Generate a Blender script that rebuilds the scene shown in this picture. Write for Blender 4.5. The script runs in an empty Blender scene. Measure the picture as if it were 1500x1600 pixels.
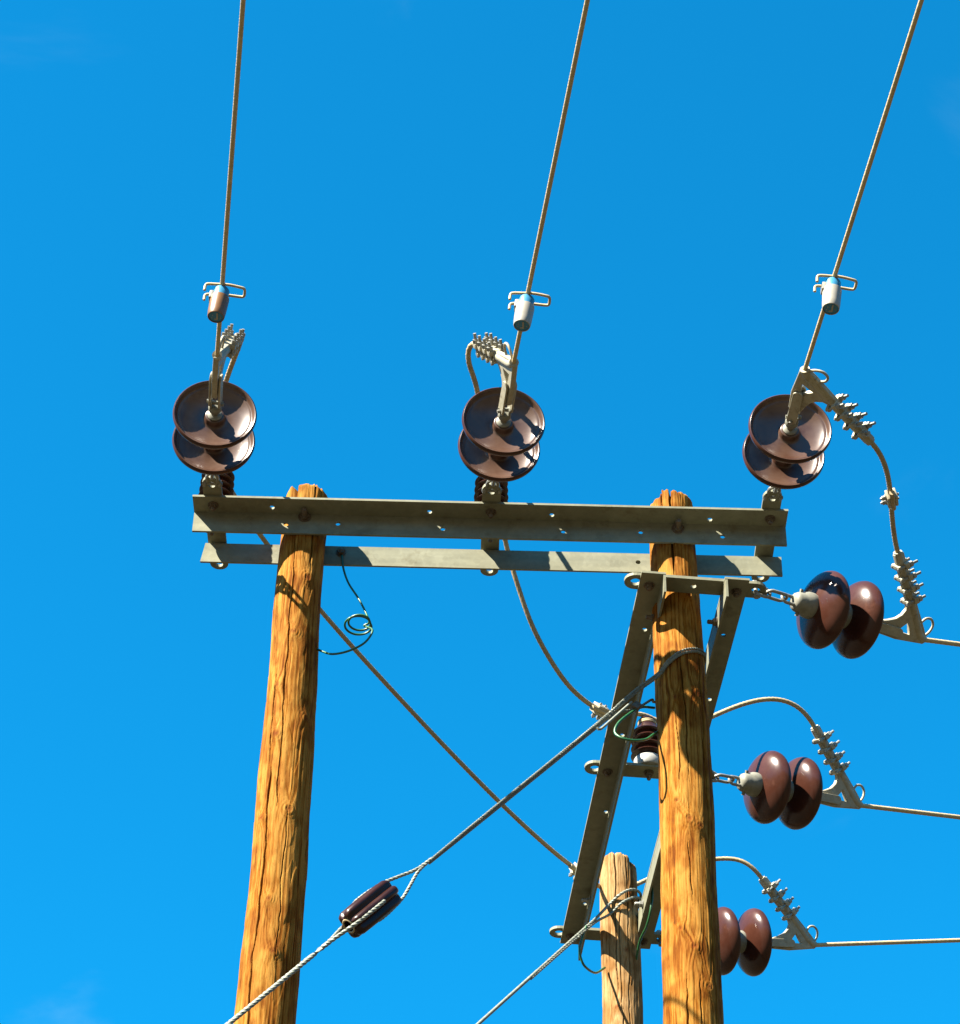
import bpy, bmesh, math, random
import numpy as np
from mathutils import Vector, Matrix
from mathutils.geometry import delaunay_2d_cdt

random.seed(7)
scene = bpy.context.scene
COL = scene.collection
R = math.radians

# ------------------------------------------------------------------ camera, sky, sun, exposure
CAM = Vector((0.0, 0.0, 1.6))
PITCH, ROLL, FPX = R(41.2), R(1.4), 4000.0          # focal length in pixels of a 1500 px wide picture
FWD = Vector((0, math.cos(PITCH), math.sin(PITCH)))
UP0 = Vector((0, -math.sin(PITCH), math.cos(PITCH)))
RT0 = Vector((1, 0, 0))
RT = RT0 * math.cos(ROLL) + UP0 * math.sin(ROLL)
UP = -RT0 * math.sin(ROLL) + UP0 * math.cos(ROLL)
cam_data = bpy.data.cameras.new('camera')
cam = bpy.data.objects.new('camera', cam_data)
COL.objects.link(cam)
cam_data.sensor_fit = 'HORIZONTAL'
cam_data.sensor_width = 36.0
cam_data.lens = FPX / 1500 * 36.0
cam_data.clip_start = 0.05
cam_data.clip_end = 5000
cam.matrix_world = Matrix((
    (RT.x, UP.x, -FWD.x, CAM.x), (RT.y, UP.y, -FWD.y, CAM.y),
    (RT.z, UP.z, -FWD.z, CAM.z), (0, 0, 0, 1)))
scene.camera = cam

SUN = Vector((-0.80, -0.57, 1.0)).normalized()       # towards the sun: behind the camera, to its left
world = bpy.data.worlds.new('World')
scene.world = world
world.use_nodes = True
wn, wl = world.node_tree.nodes, world.node_tree.links
wn.clear()
w_out = wn.new('ShaderNodeOutputWorld')
w_bg = wn.new('ShaderNodeBackground')
w_sky = wn.new('ShaderNodeTexSky')
w_sky.sky_type = 'NISHITA'
w_sky.sun_disc = False
w_sky.sun_elevation = math.asin(SUN.z)
w_sky.sun_rotation = math.atan2(SUN.x, SUN.y)
w_sky.altitude = 600
w_sky.air_density = 1.0
w_sky.dust_density = 0.0
w_sky.ozone_density = 3.0
w_mul = wn.new('ShaderNodeMix')
w_mul.data_type = 'RGBA'
w_mul.blend_type = 'MULTIPLY'
w_mul.inputs[0].default_value = 1.0
CLOUD = (0.765, -5.0, -2.535)
SKY_TINT = (0.03, 0.90, 1.12, 1)
w_mul.inputs[7].default_value = SKY_TINT
wl.new(w_sky.outputs[0], w_mul.inputs[6])
w_tc = wn.new('ShaderNodeTexCoord')
w_mp = wn.new('ShaderNodeMapping')
w_mp.inputs['Location'].default_value = CLOUD
w_mp.inputs['Scale'].default_value = (1.0, 1.0, 2.0)
wl.new(w_tc.outputs['Generated'], w_mp.inputs[0])
w_nz = wn.new('ShaderNodeTexNoise')
w_nz.inputs['Scale'].default_value = 3.4
w_nz.inputs['Detail'].default_value = 9
w_nz.inputs['Roughness'].default_value = 0.55
w_nz.inputs['Distortion'].default_value = 0.6
wl.new(w_mp.outputs[0], w_nz.inputs['Vector'])
w_mr = wn.new('ShaderNodeMapRange')
w_mr.inputs[1].default_value, w_mr.inputs[2].default_value = 0.55, 0.76
w_mr.inputs[3].default_value, w_mr.inputs[4].default_value = 0.0, 0.19
w_mr.interpolation_type = 'SMOOTHSTEP'
wl.new(w_nz.outputs['Fac'], w_mr.inputs[0])
w_cl = wn.new('ShaderNodeMix')
w_cl.data_type = 'RGBA'
wl.new(w_mr.outputs[0], w_cl.inputs[0])
wl.new(w_mul.outputs[2], w_cl.inputs[6])
w_cl.inputs[7].default_value = (2.1, 3.4, 3.9, 1)        # thin cirrus
wl.new(w_cl.outputs[2], w_bg.inputs[0])
w_bg.inputs[1].default_value = 0.052
wl.new(w_bg.outputs[0], w_out.inputs[0])

sun_data = bpy.data.lights.new('sun', 'SUN')
sun_data.energy = 5.0
sun_data.angle = R(0.5)
sun_data.color = (1.0, 0.92, 0.79)
sun = bpy.data.objects.new('sun', sun_data)
COL.objects.link(sun)
sun.location = SUN * 60
sun.rotation_euler = SUN.to_track_quat('Z', 'Y').to_euler()

scene.view_settings.view_transform = 'Standard'
scene.view_settings.look = 'None'
scene.view_settings.exposure = 2.45       # the photograph is exposed well up: deep sky and weathered surfaces both read bright
scene.view_settings.gamma = 1.0
scene.view_settings.use_curve_mapping = False
scene.render.engine = 'CYCLES'
scene.cycles.max_bounces = 8


def at(px, py, Y=None, Z=None):
    """the place in the scene that lies at a picture point, at a known distance or height"""
    d = RT * ((px - 750) / FPX) + UP * ((800 - py) / FPX) + FWD
    t = (Y - CAM.y) / d.y if Y is not None else (Z - CAM.z) / d.z
    return CAM + d * t


# ------------------------------------------------------------------ materials
def new_mat(name):
    m = bpy.data.materials.new(name)
    m.use_nodes = True
    return m, m.node_tree.nodes, m.node_tree.links, m.node_tree.nodes['Principled BSDF']


def ramp(nodes, stops):
    r = nodes.new('ShaderNodeValToRGB')
    while len(r.color_ramp.elements) < len(stops):
        r.color_ramp.elements.new(0.5)
    for e, (p, c) in zip(r.color_ramp.elements, stops):
        e.position = p
        e.color = (*c, 1)
    return r


ALB = 0.33            # everything here is weathered and dull


def noisy(name, c_a, c_b, scale=20, rough=(0.4, 0.6), metallic=0.0, bump=0.0, stretch=(1, 1, 1),
          speck=None, spec=0.5, coat=0.0, detail=6):
    """two-tone procedural material with noise-driven roughness, bump and optional specks of dirt or rust"""
    m, n, l, b = new_mat(name)
    tc = n.new('ShaderNodeTexCoord')
    mp = n.new('ShaderNodeMapping')
    mp.inputs['Scale'].default_value = stretch
    oi = n.new('ShaderNodeObjectInfo')
    shift = n.new('ShaderNodeVectorMath')
    shift.operation = 'MULTIPLY_ADD'
    shift.inputs[1].default_value = (7.3, 5.1, 9.7)
    l.new(oi.outputs['Random'], shift.inputs[0])
    l.new(tc.outputs['Object'], shift.inputs[2])
    l.new(shift.outputs[0], mp.inputs[0])
    nz = n.new('ShaderNodeTexNoise')
    nz.inputs['Scale'].default_value = scale
    nz.inputs['Detail'].default_value = detail
    nz.inputs['Roughness'].default_value = 0.65
    l.new(mp.outputs[0], nz.inputs['Vector'])
    c_a, c_b = [k * ALB for k in c_a], [k * ALB for k in c_b]
    rp = ramp(n, [(0.3, c_a), (0.7, c_b)])
    l.new(nz.outputs['Fac'], rp.inputs[0])
    col = rp.outputs[0]
    if speck:
        s_col, s_scale, lo, hi = speck
        n2 = n.new('ShaderNodeTexNoise')
        n2.inputs['Scale'].default_value = s_scale
        n2.inputs['Detail'].default_value = 8
        n2.inputs['Roughness'].default_value = 0.7
        l.new(shift.outputs[0], n2.inputs['Vector'])
        mr = n.new('ShaderNodeMapRange')
        mr.inputs[1].default_value, mr.inputs[2].default_value = lo, hi
        l.new(n2.outputs['Fac'], mr.inputs[0])
        mx = n.new('ShaderNodeMix')
        mx.data_type = 'RGBA'
        l.new(mr.outputs[0], mx.inputs[0])
        l.new(col, mx.inputs[6])
        mx.inputs[7].default_value = (*[k * ALB for k in s_col], 1)
        col = mx.outputs[2]
    l.new(col, b.inputs['Base Color'])
    rr = n.new('ShaderNodeMapRange')
    rr.inputs[3].default_value, rr.inputs[4].default_value = rough
    l.new(nz.outputs['Fac'], rr.inputs[0])
    l.new(rr.outputs[0], b.inputs['Roughness'])
    b.inputs['Metallic'].default_value = metallic
    b.inputs['Specular IOR Level'].default_value = spec
    b.inputs['Coat Weight'].default_value = coat
    b.inputs['Coat Roughness'].default_value = 0.08
    if bump:
        bp = n.new('ShaderNodeBump')
        bp.inputs['Strength'].default_value = bump
        bp.inputs['Distance'].default_value = 0.002
        l.new(nz.outputs['Fac'], bp.inputs['Height'])
        l.new(bp.outputs[0], b.inputs['Normal'])
    return m


M = {}
M['galv'] = noisy('galvanised steel', (0.45, 0.445, 0.295), (0.57, 0.57, 0.395), 16, (0.5, 0.7), 0.1, 0.12, spec=0.2,
                  speck=((0.25, 0.20, 0.085), 9, 0.55, 0.80))
nt = M['galv'].node_tree
vor = nt.nodes.new('ShaderNodeTexVoronoi')
vor.inputs['Scale'].default_value = 70
nt.links.new([q for q in nt.nodes if q.type == 'TEX_COORD'][0].outputs['Object'], vor.inputs['Vector'])
sp_r = nt.nodes.new('ShaderNodeMapRange')
sp_r.inputs[3].default_value, sp_r.inputs[4].default_value = 0.90, 1.07
nt.links.new(vor.outputs['Color'], sp_r.inputs[0])
sp_m = nt.nodes.new('ShaderNodeMix')
sp_m.data_type = 'RGBA'
sp_m.blend_type = 'MULTIPLY'
sp_m.inputs[0].default_value = 1.0
bs_ = nt.nodes['Principled BSDF']
nt.links.new(bs_.inputs['Base Color'].links[0].from_socket, sp_m.inputs[6])
nt.links.new(sp_r.outputs[0], sp_m.inputs[7])
# long drawn scuffs and water marks along the bars
st_m = nt.nodes.new('ShaderNodeMapping')
st_m.inputs['Scale'].default_value = (2, 1, 25)
nt.links.new([q for q in nt.nodes if q.type == 'TEX_COORD'][0].outputs['Object'], st_m.inputs[0])
st_n = nt.nodes.new('ShaderNodeTexNoise')
st_n.inputs['Scale'].default_value = 1.6
st_n.inputs['Detail'].default_value = 7
nt.links.new(st_m.outputs[0], st_n.inputs['Vector'])
st_r = nt.nodes.new('ShaderNodeMapRange')
st_r.inputs[1].default_value, st_r.inputs[2].default_value = 0.3, 0.7
st_r.inputs[3].default_value, st_r.inputs[4].default_value = 0.88, 1.10
nt.links.new(st_n.outputs['Fac'], st_r.inputs[0])
st_x = nt.nodes.new('ShaderNodeMix')
st_x.data_type = 'RGBA'
st_x.blend_type = 'MULTIPLY'
st_x.inputs[0].default_value = 1.0
nt.links.new(sp_m.outputs[2], st_x.inputs[6])
nt.links.new(st_r.outputs[0], st_x.inputs[7])
nt.links.new(st_x.outputs[2], bs_.inputs['Base Color'])
M['fitting'] = noisy('zinc fittings', (0.52, 0.52, 0.45), (0.80, 0.79, 0.68), 60, (0.38, 0.55), 0.35, 0.15, spec=0.35,
                     speck=((0.25, 0.17, 0.08), 40, 0.56, 0.78))
M['cap'] = noisy('cast cap metal', (0.42, 0.42, 0.33), (0.60, 0.59, 0.47), 50, (0.45, 0.65), 0.15, 0.15, spec=0.25,
                 speck=((0.34, 0.30, 0.20), 30, 0.55, 0.8))
M['cast'] = noisy('cast aluminium', (0.76, 0.68, 0.46), (1.05, 0.96, 0.70), 55, (0.5, 0.65), 0.15, 0.25, spec=0.25,
                  speck=((0.30, 0.22, 0.11), 35, 0.55, 0.8))
M['bolt'] = noisy('rusted bolt steel', (0.20, 0.11, 0.05), (0.42, 0.35, 0.25), 90, (0.55, 0.8), 0.3, 0.3)
M['glaze'] = noisy('brown glazed porcelain', (0.100, 0.033, 0.019), (0.150, 0.052, 0.032), 14, (0.14, 0.30), 0.0, 0.02,
                   speck=((0.30, 0.13, 0.085), 18, 0.60, 0.9), spec=0.28)
M['glaze_dusty'] = noisy('dusty underside glaze', (0.135, 0.066, 0.040), (0.235, 0.135, 0.092), 10, (0.24, 0.40), 0.0, 0.03,
                         speck=((0.12, 0.048, 0.028), 15, 0.50, 0.70), spec=0.42)
M['glaze_dark'] = noisy('dark brown glaze', (0.040, 0.012, 0.008), (0.085, 0.028, 0.018), 20, (0.2, 0.35), 0.0, 0.05,
                        spec=0.25)
M['wire'] = noisy('weathered aluminium strand', (1.05, 0.81, 0.42), (1.40, 1.12, 0.64), 40, (0.5, 0.7), 0.1, 0.1, spec=0.2)
M['jumper'] = noisy('weathered jumper strand', (0.82, 0.62, 0.33), (1.12, 0.89, 0.52), 30, (0.55, 0.75), 0.1, 0.1, spec=0.15)
M['guy'] = noisy('galvanised guy strand', (0.36, 0.40, 0.33), (0.62, 0.66, 0.54), 70, (0.5, 0.7), 0.15, 0.15, spec=0.2,
                 speck=((0.45, 0.12, 0.05), 16, 0.68, 0.74))
M['green'] = noisy('green insulated wire', (0.014, 0.15, 0.035), (0.035, 0.27, 0.075), 30, (0.3, 0.5))
M['cream'] = noisy('cream plastic housing', (0.72, 0.66, 0.52), (0.80, 0.76, 0.64), 20, (0.35, 0.5))
M['amber'] = noisy('sun-stained amber plastic', (0.34, 0.13, 0.014), (0.52, 0.24, 0.04), 28, (0.35, 0.5),
                   stretch=(1, 1, 0.3))
M['blue'] = noisy('blue plastic', (0.05, 0.42, 0.80), (0.09, 0.52, 0.92), 25, (0.3, 0.45))
M['porcelain_white'] = noisy('pale base fitting', (0.62, 0.62, 0.56), (0.74, 0.74, 0.68), 40, (0.4, 0.6))
M['dirt'] = noisy('dry red earth', (0.058, 0.042, 0.009), (0.100, 0.072, 0.017), 0.35, (0.85, 1.0), 0.0, 0.4,
                  speck=((0.04, 0.040, 0.012), 0.12, 0.52, 0.62))

M['blocker_scrub'] = noisy('dark hill scrub', (0.05, 0.045, 0.018), (0.12, 0.085, 0.035), 0.02, (0.9, 1.0))  # dark surface of the ridge ring added to cut sky fill

# wood: fibre pattern and knots come from mesh attributes, fine grain from noise
m, n, l, b = new_mat('weathered pole timber')
M['wood'] = m
a_st = n.new('ShaderNodeAttribute'); a_st.attribute_name = 'streak'
a_kn = n.new('ShaderNodeAttribute'); a_kn.attribute_name = 'knot'
a_bl = n.new('ShaderNodeAttribute'); a_bl.attribute_name = 'blotch'
tc = n.new('ShaderNodeTexCoord')
mp = n.new('ShaderNodeMapping'); mp.inputs['Scale'].default_value = (1, 1, 0.045)
l.new(tc.outputs['Object'], mp.inputs[0])
fine = n.new('ShaderNodeTexNoise')
fine.inputs['Scale'].default_value = 380; fine.inputs['Detail'].default_value = 5; fine.inputs['Roughness'].default_value = 0.7
l.new(mp.outputs[0], fine.inputs['Vector'])
mixf = n.new('ShaderNodeMath'); mixf.operation = 'MULTIPLY_ADD'
mixf.inputs[1].default_value = 0.95
l.new(fine.outputs['Fac'], mixf.inputs[0])
add = n.new('ShaderNodeMath'); add.operation = 'MULTIPLY_ADD'; add.inputs[1].default_value = 0.75; add.inputs[2].default_value = -0.33
l.new(a_st.outputs['Fac'], add.inputs[0])
l.new(add.outputs[0], mixf.inputs[2])
wr = ramp(n, [(0.18, (0.020, 0.0045, 0.0006)), (0.36, (0.085, 0.0225, 0.0013)), (0.52, (0.172, 0.060, 0.0034)), (0.74, (0.280, 0.136, 0.025))])
l.new(mixf.outputs[0], wr.inputs[0])
mb = n.new('ShaderNodeMix'); mb.data_type = 'RGBA'; mb.blend_type = 'MULTIPLY'
l.new(a_bl.outputs['Fac'], mb.inputs[0])
l.new(wr.outputs[0], mb.inputs[6]); mb.inputs[7].default_value = (0.62, 0.48, 0.30, 1)
mk = n.new('ShaderNodeMix'); mk.data_type = 'RGBA'
l.new(a_kn.outputs['Fac'], mk.inputs[0])
l.new(mb.outputs[2], mk.inputs[6]); mk.inputs[7].default_value = (0.105, 0.022, 0.004, 1)
mp2 = n.new('ShaderNodeMapping'); mp2.inputs['Scale'].default_value = (1, 1, 0.22)
l.new(tc.outputs['Object'], mp2.inputs[0])
fl = n.new('ShaderNodeTexNoise')
fl.inputs['Scale'].default_value = 210; fl.inputs['Detail'].default_value = 4; fl.inputs['Roughness'].default_value = 0.75
l.new(mp2.outputs[0], fl.inputs['Vector'])
flr = n.new('ShaderNodeMapRange')
flr.inputs[1].default_value, flr.inputs[2].default_value = 0.55, 0.70
flr.inputs[3].default_value, flr.inputs[4].default_value = 0.0, 0.62
l.new(fl.outputs['Fac'], flr.inputs[0])
mf = n.new('ShaderNodeMix'); mf.data_type = 'RGBA'; mf.blend_type = 'MULTIPLY'
l.new(flr.outputs[0], mf.inputs[0])
l.new(mk.outputs[2], mf.inputs[6]); mf.inputs[7].default_value = (0.34, 0.22, 0.12, 1)
l.new(mf.outputs[2], b.inputs['Base Color'])
b.inputs['Roughness'].default_value = 0.85
b.inputs['Specular IOR Level'].default_value = 0.06
bp = n.new('ShaderNodeBump'); bp.inputs['Strength'].default_value = 0.5; bp.inputs['Distance'].default_value = 0.0016
l.new(mixf.outputs[0], bp.inputs['Height'])
l.new(bp.outputs[0], b.inputs['Normal'])

M['wood_dull'] = M['wood'].copy()
M['wood_dull'].name = 'sun-greyed pole timber'
for nd in M['wood_dull'].node_tree.nodes:
    if nd.type == 'VALTORGB':
        for e, c in zip(nd.color_ramp.elements, ((0.045, 0.021, 0.007), (0.115, 0.060, 0.020), (0.20, 0.112, 0.042), (0.29, 0.185, 0.082))):
            e.color = (*c, 1)


# ------------------------------------------------------------------ mesh helpers
class MB:
    """collects shapes; build() links them as one mesh object"""

    def __init__(self):
        self.v, self.f = [], []

    def add(self, verts, faces, mx=None):
        o = len(self.v)
        self.v += [(mx @ Vector(p)) if mx else Vector(p) for p in verts]
        self.f += [tuple(i + o for i in f) for f in faces]
        return self

    def box(self, c, s, mx=None, bev=0.0):
        x, y, z = (k / 2 for k in s)
        if bev <= 0:
            vs = [(i * x, j * y, k * z) for i in (-1, 1) for j in (-1, 1) for k in (-1, 1)]
            fs = [(0, 1, 3, 2), (4, 6, 7, 5), (0, 4, 5, 1), (2, 3, 7, 6), (0, 2, 6, 4), (1, 5, 7, 3)]
        else:
            bm = bmesh.new()
            bmesh.ops.create_cube(bm, size=1)
            for v in bm.verts:
                v.co = Vector((v.co.x * s[0], v.co.y * s[1], v.co.z * s[2]))
            bmesh.ops.bevel(bm, geom=bm.edges[:], offset=bev, segments=2, affect='EDGES', profile=0.6)
            bm.verts.index_update()
            vs = [v.co.copy() for v in bm.verts]
            fs = [tuple(v.index for v in f.verts) for f in bm.faces]
            bm.free()
        vs = [Vector(p) + Vector(c) for p in vs]
        return self.add(vs, fs, mx)

    def lathe(self, prof, n=24, mx=None, lobes=None):
        """profile of (radius, height) revolved round local z; lobes = (count, depth) ribs it"""
        vs, fs, rings = [], [], []
        for r, z in prof:
            if r < 1e-6:
                rings.append([len(vs)]); vs.append((0, 0, z))
            else:
                ring = []
                for i in range(n):
                    t = 2 * math.pi * i / n
                    k = 1.0
                    if lobes:
                        k = 1 - lobes[1] * (0.5 - 0.5 * math.cos(lobes[0] * t)) ** 2
                    ring.append(len(vs)); vs.append((r * k * math.cos(t), r * k * math.sin(t), z))
                rings.append(ring)
        for a, c in zip(rings, rings[1:]):
            for i in range(n):
                j = (i + 1) % n
                if len(a) == 1 and len(c) > 1:
                    fs.append((a[0], c[j], c[i]))
                elif len(c) == 1 and len(a) > 1:
                    fs.append((a[i], a[j], c[0]))
                elif len(a) > 1:
                    fs.append((a[i], a[j], c[j], c[i]))
        return self.add(vs, fs, mx)

    def tube(self, pts, r, n=10, closed=False, mx=None, twist=None, lobes=0, lobe=0.0, taper=None):
        """swept tube; lobes / twist (turns per metre) give a stranded rope"""
        pts = [Vector(p) for p in pts]
        N = len(pts)
        tang = []
        for i in range(N):
            a = pts[(i - 1) % N] if (closed or i > 0) else pts[i]
            c = pts[(i + 1) % N] if (closed or i < N - 1) else pts[i]
            tang.append((c - a).normalized())
        nrm = tang[0].orthogonal().normalized()
        vs, fs, dist = [], [], 0.0
        for i in range(N):
            if i:
                dist += (pts[i] - pts[i - 1]).length
                nrm = (nrm - tang[i] * nrm.dot(tang[i])).normalized()
            bi = tang[i].cross(nrm)
            rr = r if taper is None else r * taper[i]
            for k in range(n):
                t = 2 * math.pi * k / n
                q = rr
                if lobes:
                    q = rr * (1 - lobe * (0.5 + 0.5 * math.cos(lobes * t)))
                t2 = t + (twist or 0) * 2 * math.pi * dist
                vs.append(pts[i] + nrm * (q * math.cos(t2)) + bi * (q * math.sin(t2)))
        for i in range(N if closed else N - 1):
            for k in range(n):
                k2, i2 = (k + 1) % n, (i + 1) % N
                fs.append((i * n + k, i * n + k2, i2 * n + k2, i2 * n + k))
        if not closed:
            fs.append(tuple(range(n - 1, -1, -1)))
            fs.append(tuple((N - 1) * n + k for k in range(n)))
        return self.add(vs, fs, mx)

    def plate(self, outline, holes, t, mx=None):
        """flat plate in local xy with holes, thickness t centred on z = 0"""
        loops = [list(outline)] + [list(h) for h in holes]
        vs2, edges = [], []
        for lp in loops:
            o = len(vs2)
            vs2 += [Vector((p[0], p[1])) for p in lp]
            edges += [(o + i, o + (i + 1) % len(lp)) for i in range(len(lp))]
        ov, oe, of, *_ = delaunay_2d_cdt(vs2, edges, [], 1, 1e-7)

        def inside(c, poly):
            r = False
            for (x0, y0), (x1, y1) in zip(poly, poly[1:] + poly[:1]):
                if (y0 > c[1]) != (y1 > c[1]) and c[0] < (x1 - x0) * (c[1] - y0) / (y1 - y0) + x0:
                    r = not r
            return r
        keep = []
        for f in of:
            c = (sum(ov[i].x for i in f) / len(f), sum(ov[i].y for i in f) / len(f))
            if inside(c, loops[0]) and not any(inside(c, h) for h in loops[1:]):
                keep.append(f)
        of = keep
        nv = len(ov)
        vs = [(p.x, p.y, t / 2) for p in ov] + [(p.x, p.y, -t / 2) for p in ov]
        fs = [tuple(f) for f in of] + [tuple(i + nv for i in reversed(f)) for f in of]
        cnt = {}
        for f in of:
            for i in range(len(f)):
                a, c = f[i], f[(i + 1) % len(f)]
                k = (min(a, c), max(a, c))
                cnt[k] = cnt.get(k, 0) + 1
        for (a, c), q in cnt.items():
            if q == 1:
                fs.append((a, c, c + nv, a + nv))
        return self.add(vs, fs, mx)

    def build(self, name, mat, parent=None, smooth=None, off=None, bevel=0.0):
        me = bpy.data.meshes.new(name)
        o = Vector(off) if off is not None else Vector((0, 0, 0))
        me.from_pydata([tuple(p - o) for p in self.v], [], self.f)
        bm = bmesh.new()
        bm.from_mesh(me)
        bmesh.ops.recalc_face_normals(bm, faces=bm.faces)
        bm.to_mesh(me)
        bm.free()
        me.materials.append(M[mat])
        if smooth is not None:
            me.polygons.foreach_set('use_smooth', [True] * len(me.polygons))
            me.set_sharp_from_angle(angle=R(smooth))
        ob = bpy.data.objects.new(name, me)
        COL.objects.link(ob)
        if parent is not None:
            ob.parent = parent
        if bevel:
            md = ob.modifiers.new('soft edges', 'BEVEL')
            md.width = bevel
            md.segments = 2
            md.limit_method = 'ANGLE'
            md.angle_limit = R(50)
        return ob


def tag(o, label, cat, group=None):
    o['label'] = label
    o['category'] = cat
    if group:
        o['group'] = group
    return o


def thing(name, loc, label, cat, group=None, mx=None):
    o = bpy.data.objects.new(name, None)
    o.empty_display_size = 0.05
    COL.objects.link(o)
    if mx is not None:
        o.matrix_world = mx
    else:
        o.location = loc
    return tag(o, label, cat, group)


def copy_tree(o, parent=None):
    c = o.copy()
    COL.objects.link(c)
    c.parent = parent
    for ch in list(o.children):
        copy_tree(ch, c)
    return c


def frame(x, y, origin):
    """matrix with the given x axis, y axis made square to it"""
    x = Vector(x).normalized()
    y = Vector(y)
    y = (y - x * y.dot(x)).normalized()
    z = x.cross(y)
    o = Vector(origin)
    return Matrix(((x.x, y.x, z.x, o.x), (x.y, y.y, z.y, o.y), (x.z, y.z, z.z, o.z), (0, 0, 0, 1)))


def circle(cx, cy, r, n=12):
    return [(cx + r * math.cos(2 * math.pi * i / n), cy + r * math.sin(2 * math.pi * i / n)) for i in range(n)]


def stadium(x0, x1, w, n=10):
    """bar in local x with rounded ends"""
    r = w / 2
    a = [(x1 - r + r * math.cos(t), r * math.sin(t)) for t in [(-0.5 + i / n) * math.pi for i in range(n + 1)]]
    c = [(x0 + r + r * math.cos(t), r * math.sin(t)) for t in [(0.5 + i / n) * math.pi for i in range(n + 1)]]
    return a + c


def spline(pts, step=0.012):
    """Catmull-Rom curve through points, evenly sampled"""
    P = [Vector(p) for p in pts]
    P = [P[0] * 2 - P[1]] + P + [P[-1] * 2 - P[-2]]
    out = []
    for i in range(1, len(P) - 2):
        a, b_, c, d = P[i - 1], P[i], P[i + 1], P[i + 2]
        k = max(2, int((c - b_).length / step))
        for j in range(k):
            t = j / k
            out.append(0.5 * (2 * b_ + (c - a) * t + (2 * a - 5 * b_ + 4 * c - d) * t * t + (3 * b_ - a - 3 * c + d) * t ** 3))
    out.append(P[-2])
    return out


def hexnut(mb, mx, r=0.011, h=0.009, z0=0.0):
    mb.lathe([(0, z0), (r, z0), (r * 1.0, z0 + h), (0, z0 + h)], 6, mx)


def bolt_shape(mx, r=0.007, out=0.022, nut=0.0125, washer=True, tail=0.0):
    """nut, washer and threaded end standing out along local z"""
    mb = MB()
    if washer:
        mb.lathe([(0, 0.0005), (nut * 1.35, 0.0005), (nut * 1.35, 0.003), (0, 0.003)], 16, mx)
    hexnut(mb, mx, nut, 0.011, 0.002)
    mb.lathe([(r, -tail), (r, out * 0.9), (r * 0.7, out), (0, out)], 10, mx)
    return mb


# ------------------------------------------------------------------ ground
g = MB()
S, NG = 1500.0, 40
rng = np.random.default_rng(3)
gv, gf = [], []
for i in range(NG + 1):
    for j in range(NG + 1):
        u, v = (i / NG * 2 - 1), (j / NG * 2 - 1)
        x, y = S * u * abs(u), S * v * abs(v)
        d = math.hypot(x, y)
        h = 0.0 if d < 14 else min(1.0, (d - 14) / 200) * 3.0 * (math.sin(x * 0.013 + 1) * math.cos(y * 0.017)) * min(1, d / 200)
        gv.append((x, y, h - 0.0))
for i in range(NG):
    for j in range(NG):
        a = i * (NG + 1) + j
        gf.append((a, a + 1, a + NG + 2, a + NG + 1))
g.add(gv, gf)
ground = g.build('ground', 'dirt', smooth=60)
ground['kind'] = 'structure'
ground['label'] = 'dry earth ground under the poles'

# added ridge ring, out of view, blocking low sky light to deepen shade
hv, hf = [], []
NA, rad_h = 96, [(180, -4), (260, 10), (360, 62), (460, 118), (560, 150), (640, 138), (760, 60), (900, -10)]
for k, (r_, h_) in enumerate(rad_h):
    for i in range(NA):
        t = 2 * math.pi * i / NA
        q = 1 + 0.10 * math.sin(3 * t + 0.7) + 0.06 * math.sin(7 * t + k) + 0.05 * random.uniform(-1, 1)
        hv.append((r_ * math.cos(t) * (1 + 0.03 * random.uniform(-1, 1)), r_ * math.sin(t), h_ * q if h_ > 0 else h_))
for k in range(len(rad_h) - 1):
    for i in range(NA):
        j = (i + 1) % NA
        hf.append((k * NA + i, k * NA + j, (k + 1) * NA + j, (k + 1) * NA + i))
sky_blocker_hills = MB().add(hv, hf).build('sky_blocker_hills', 'blocker_scrub', smooth=60)
sky_blocker_hills['kind'] = 'structure'
sky_blocker_hills['label'] = 'added ring of dark ridges blocking low sky light, out of view'


# ------------------------------------------------------------------ timber poles
def vnoise(x, y, nx, seed):
    """smooth value noise, periodic in x with nx cells"""
    r = np.random.default_rng(seed)
    y = y - y.min()
    ny = int(np.floor(y.max())) + 3
    G = r.random((ny, nx))
    xi, yi = np.floor(x).astype(int), np.floor(y).astype(int)
    fx, fy = x - xi, y - yi
    fx, fy = fx * fx * (3 - 2 * fx), fy * fy * (3 - 2 * fy)
    x0, x1 = xi % nx, (xi + 1) % nx
    return (G[yi, x0] * (1 - fx) + G[yi, x1] * fx) * (1 - fy) + (G[yi + 1, x0] * (1 - fx) + G[yi + 1, x1] * fx) * fy


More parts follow.
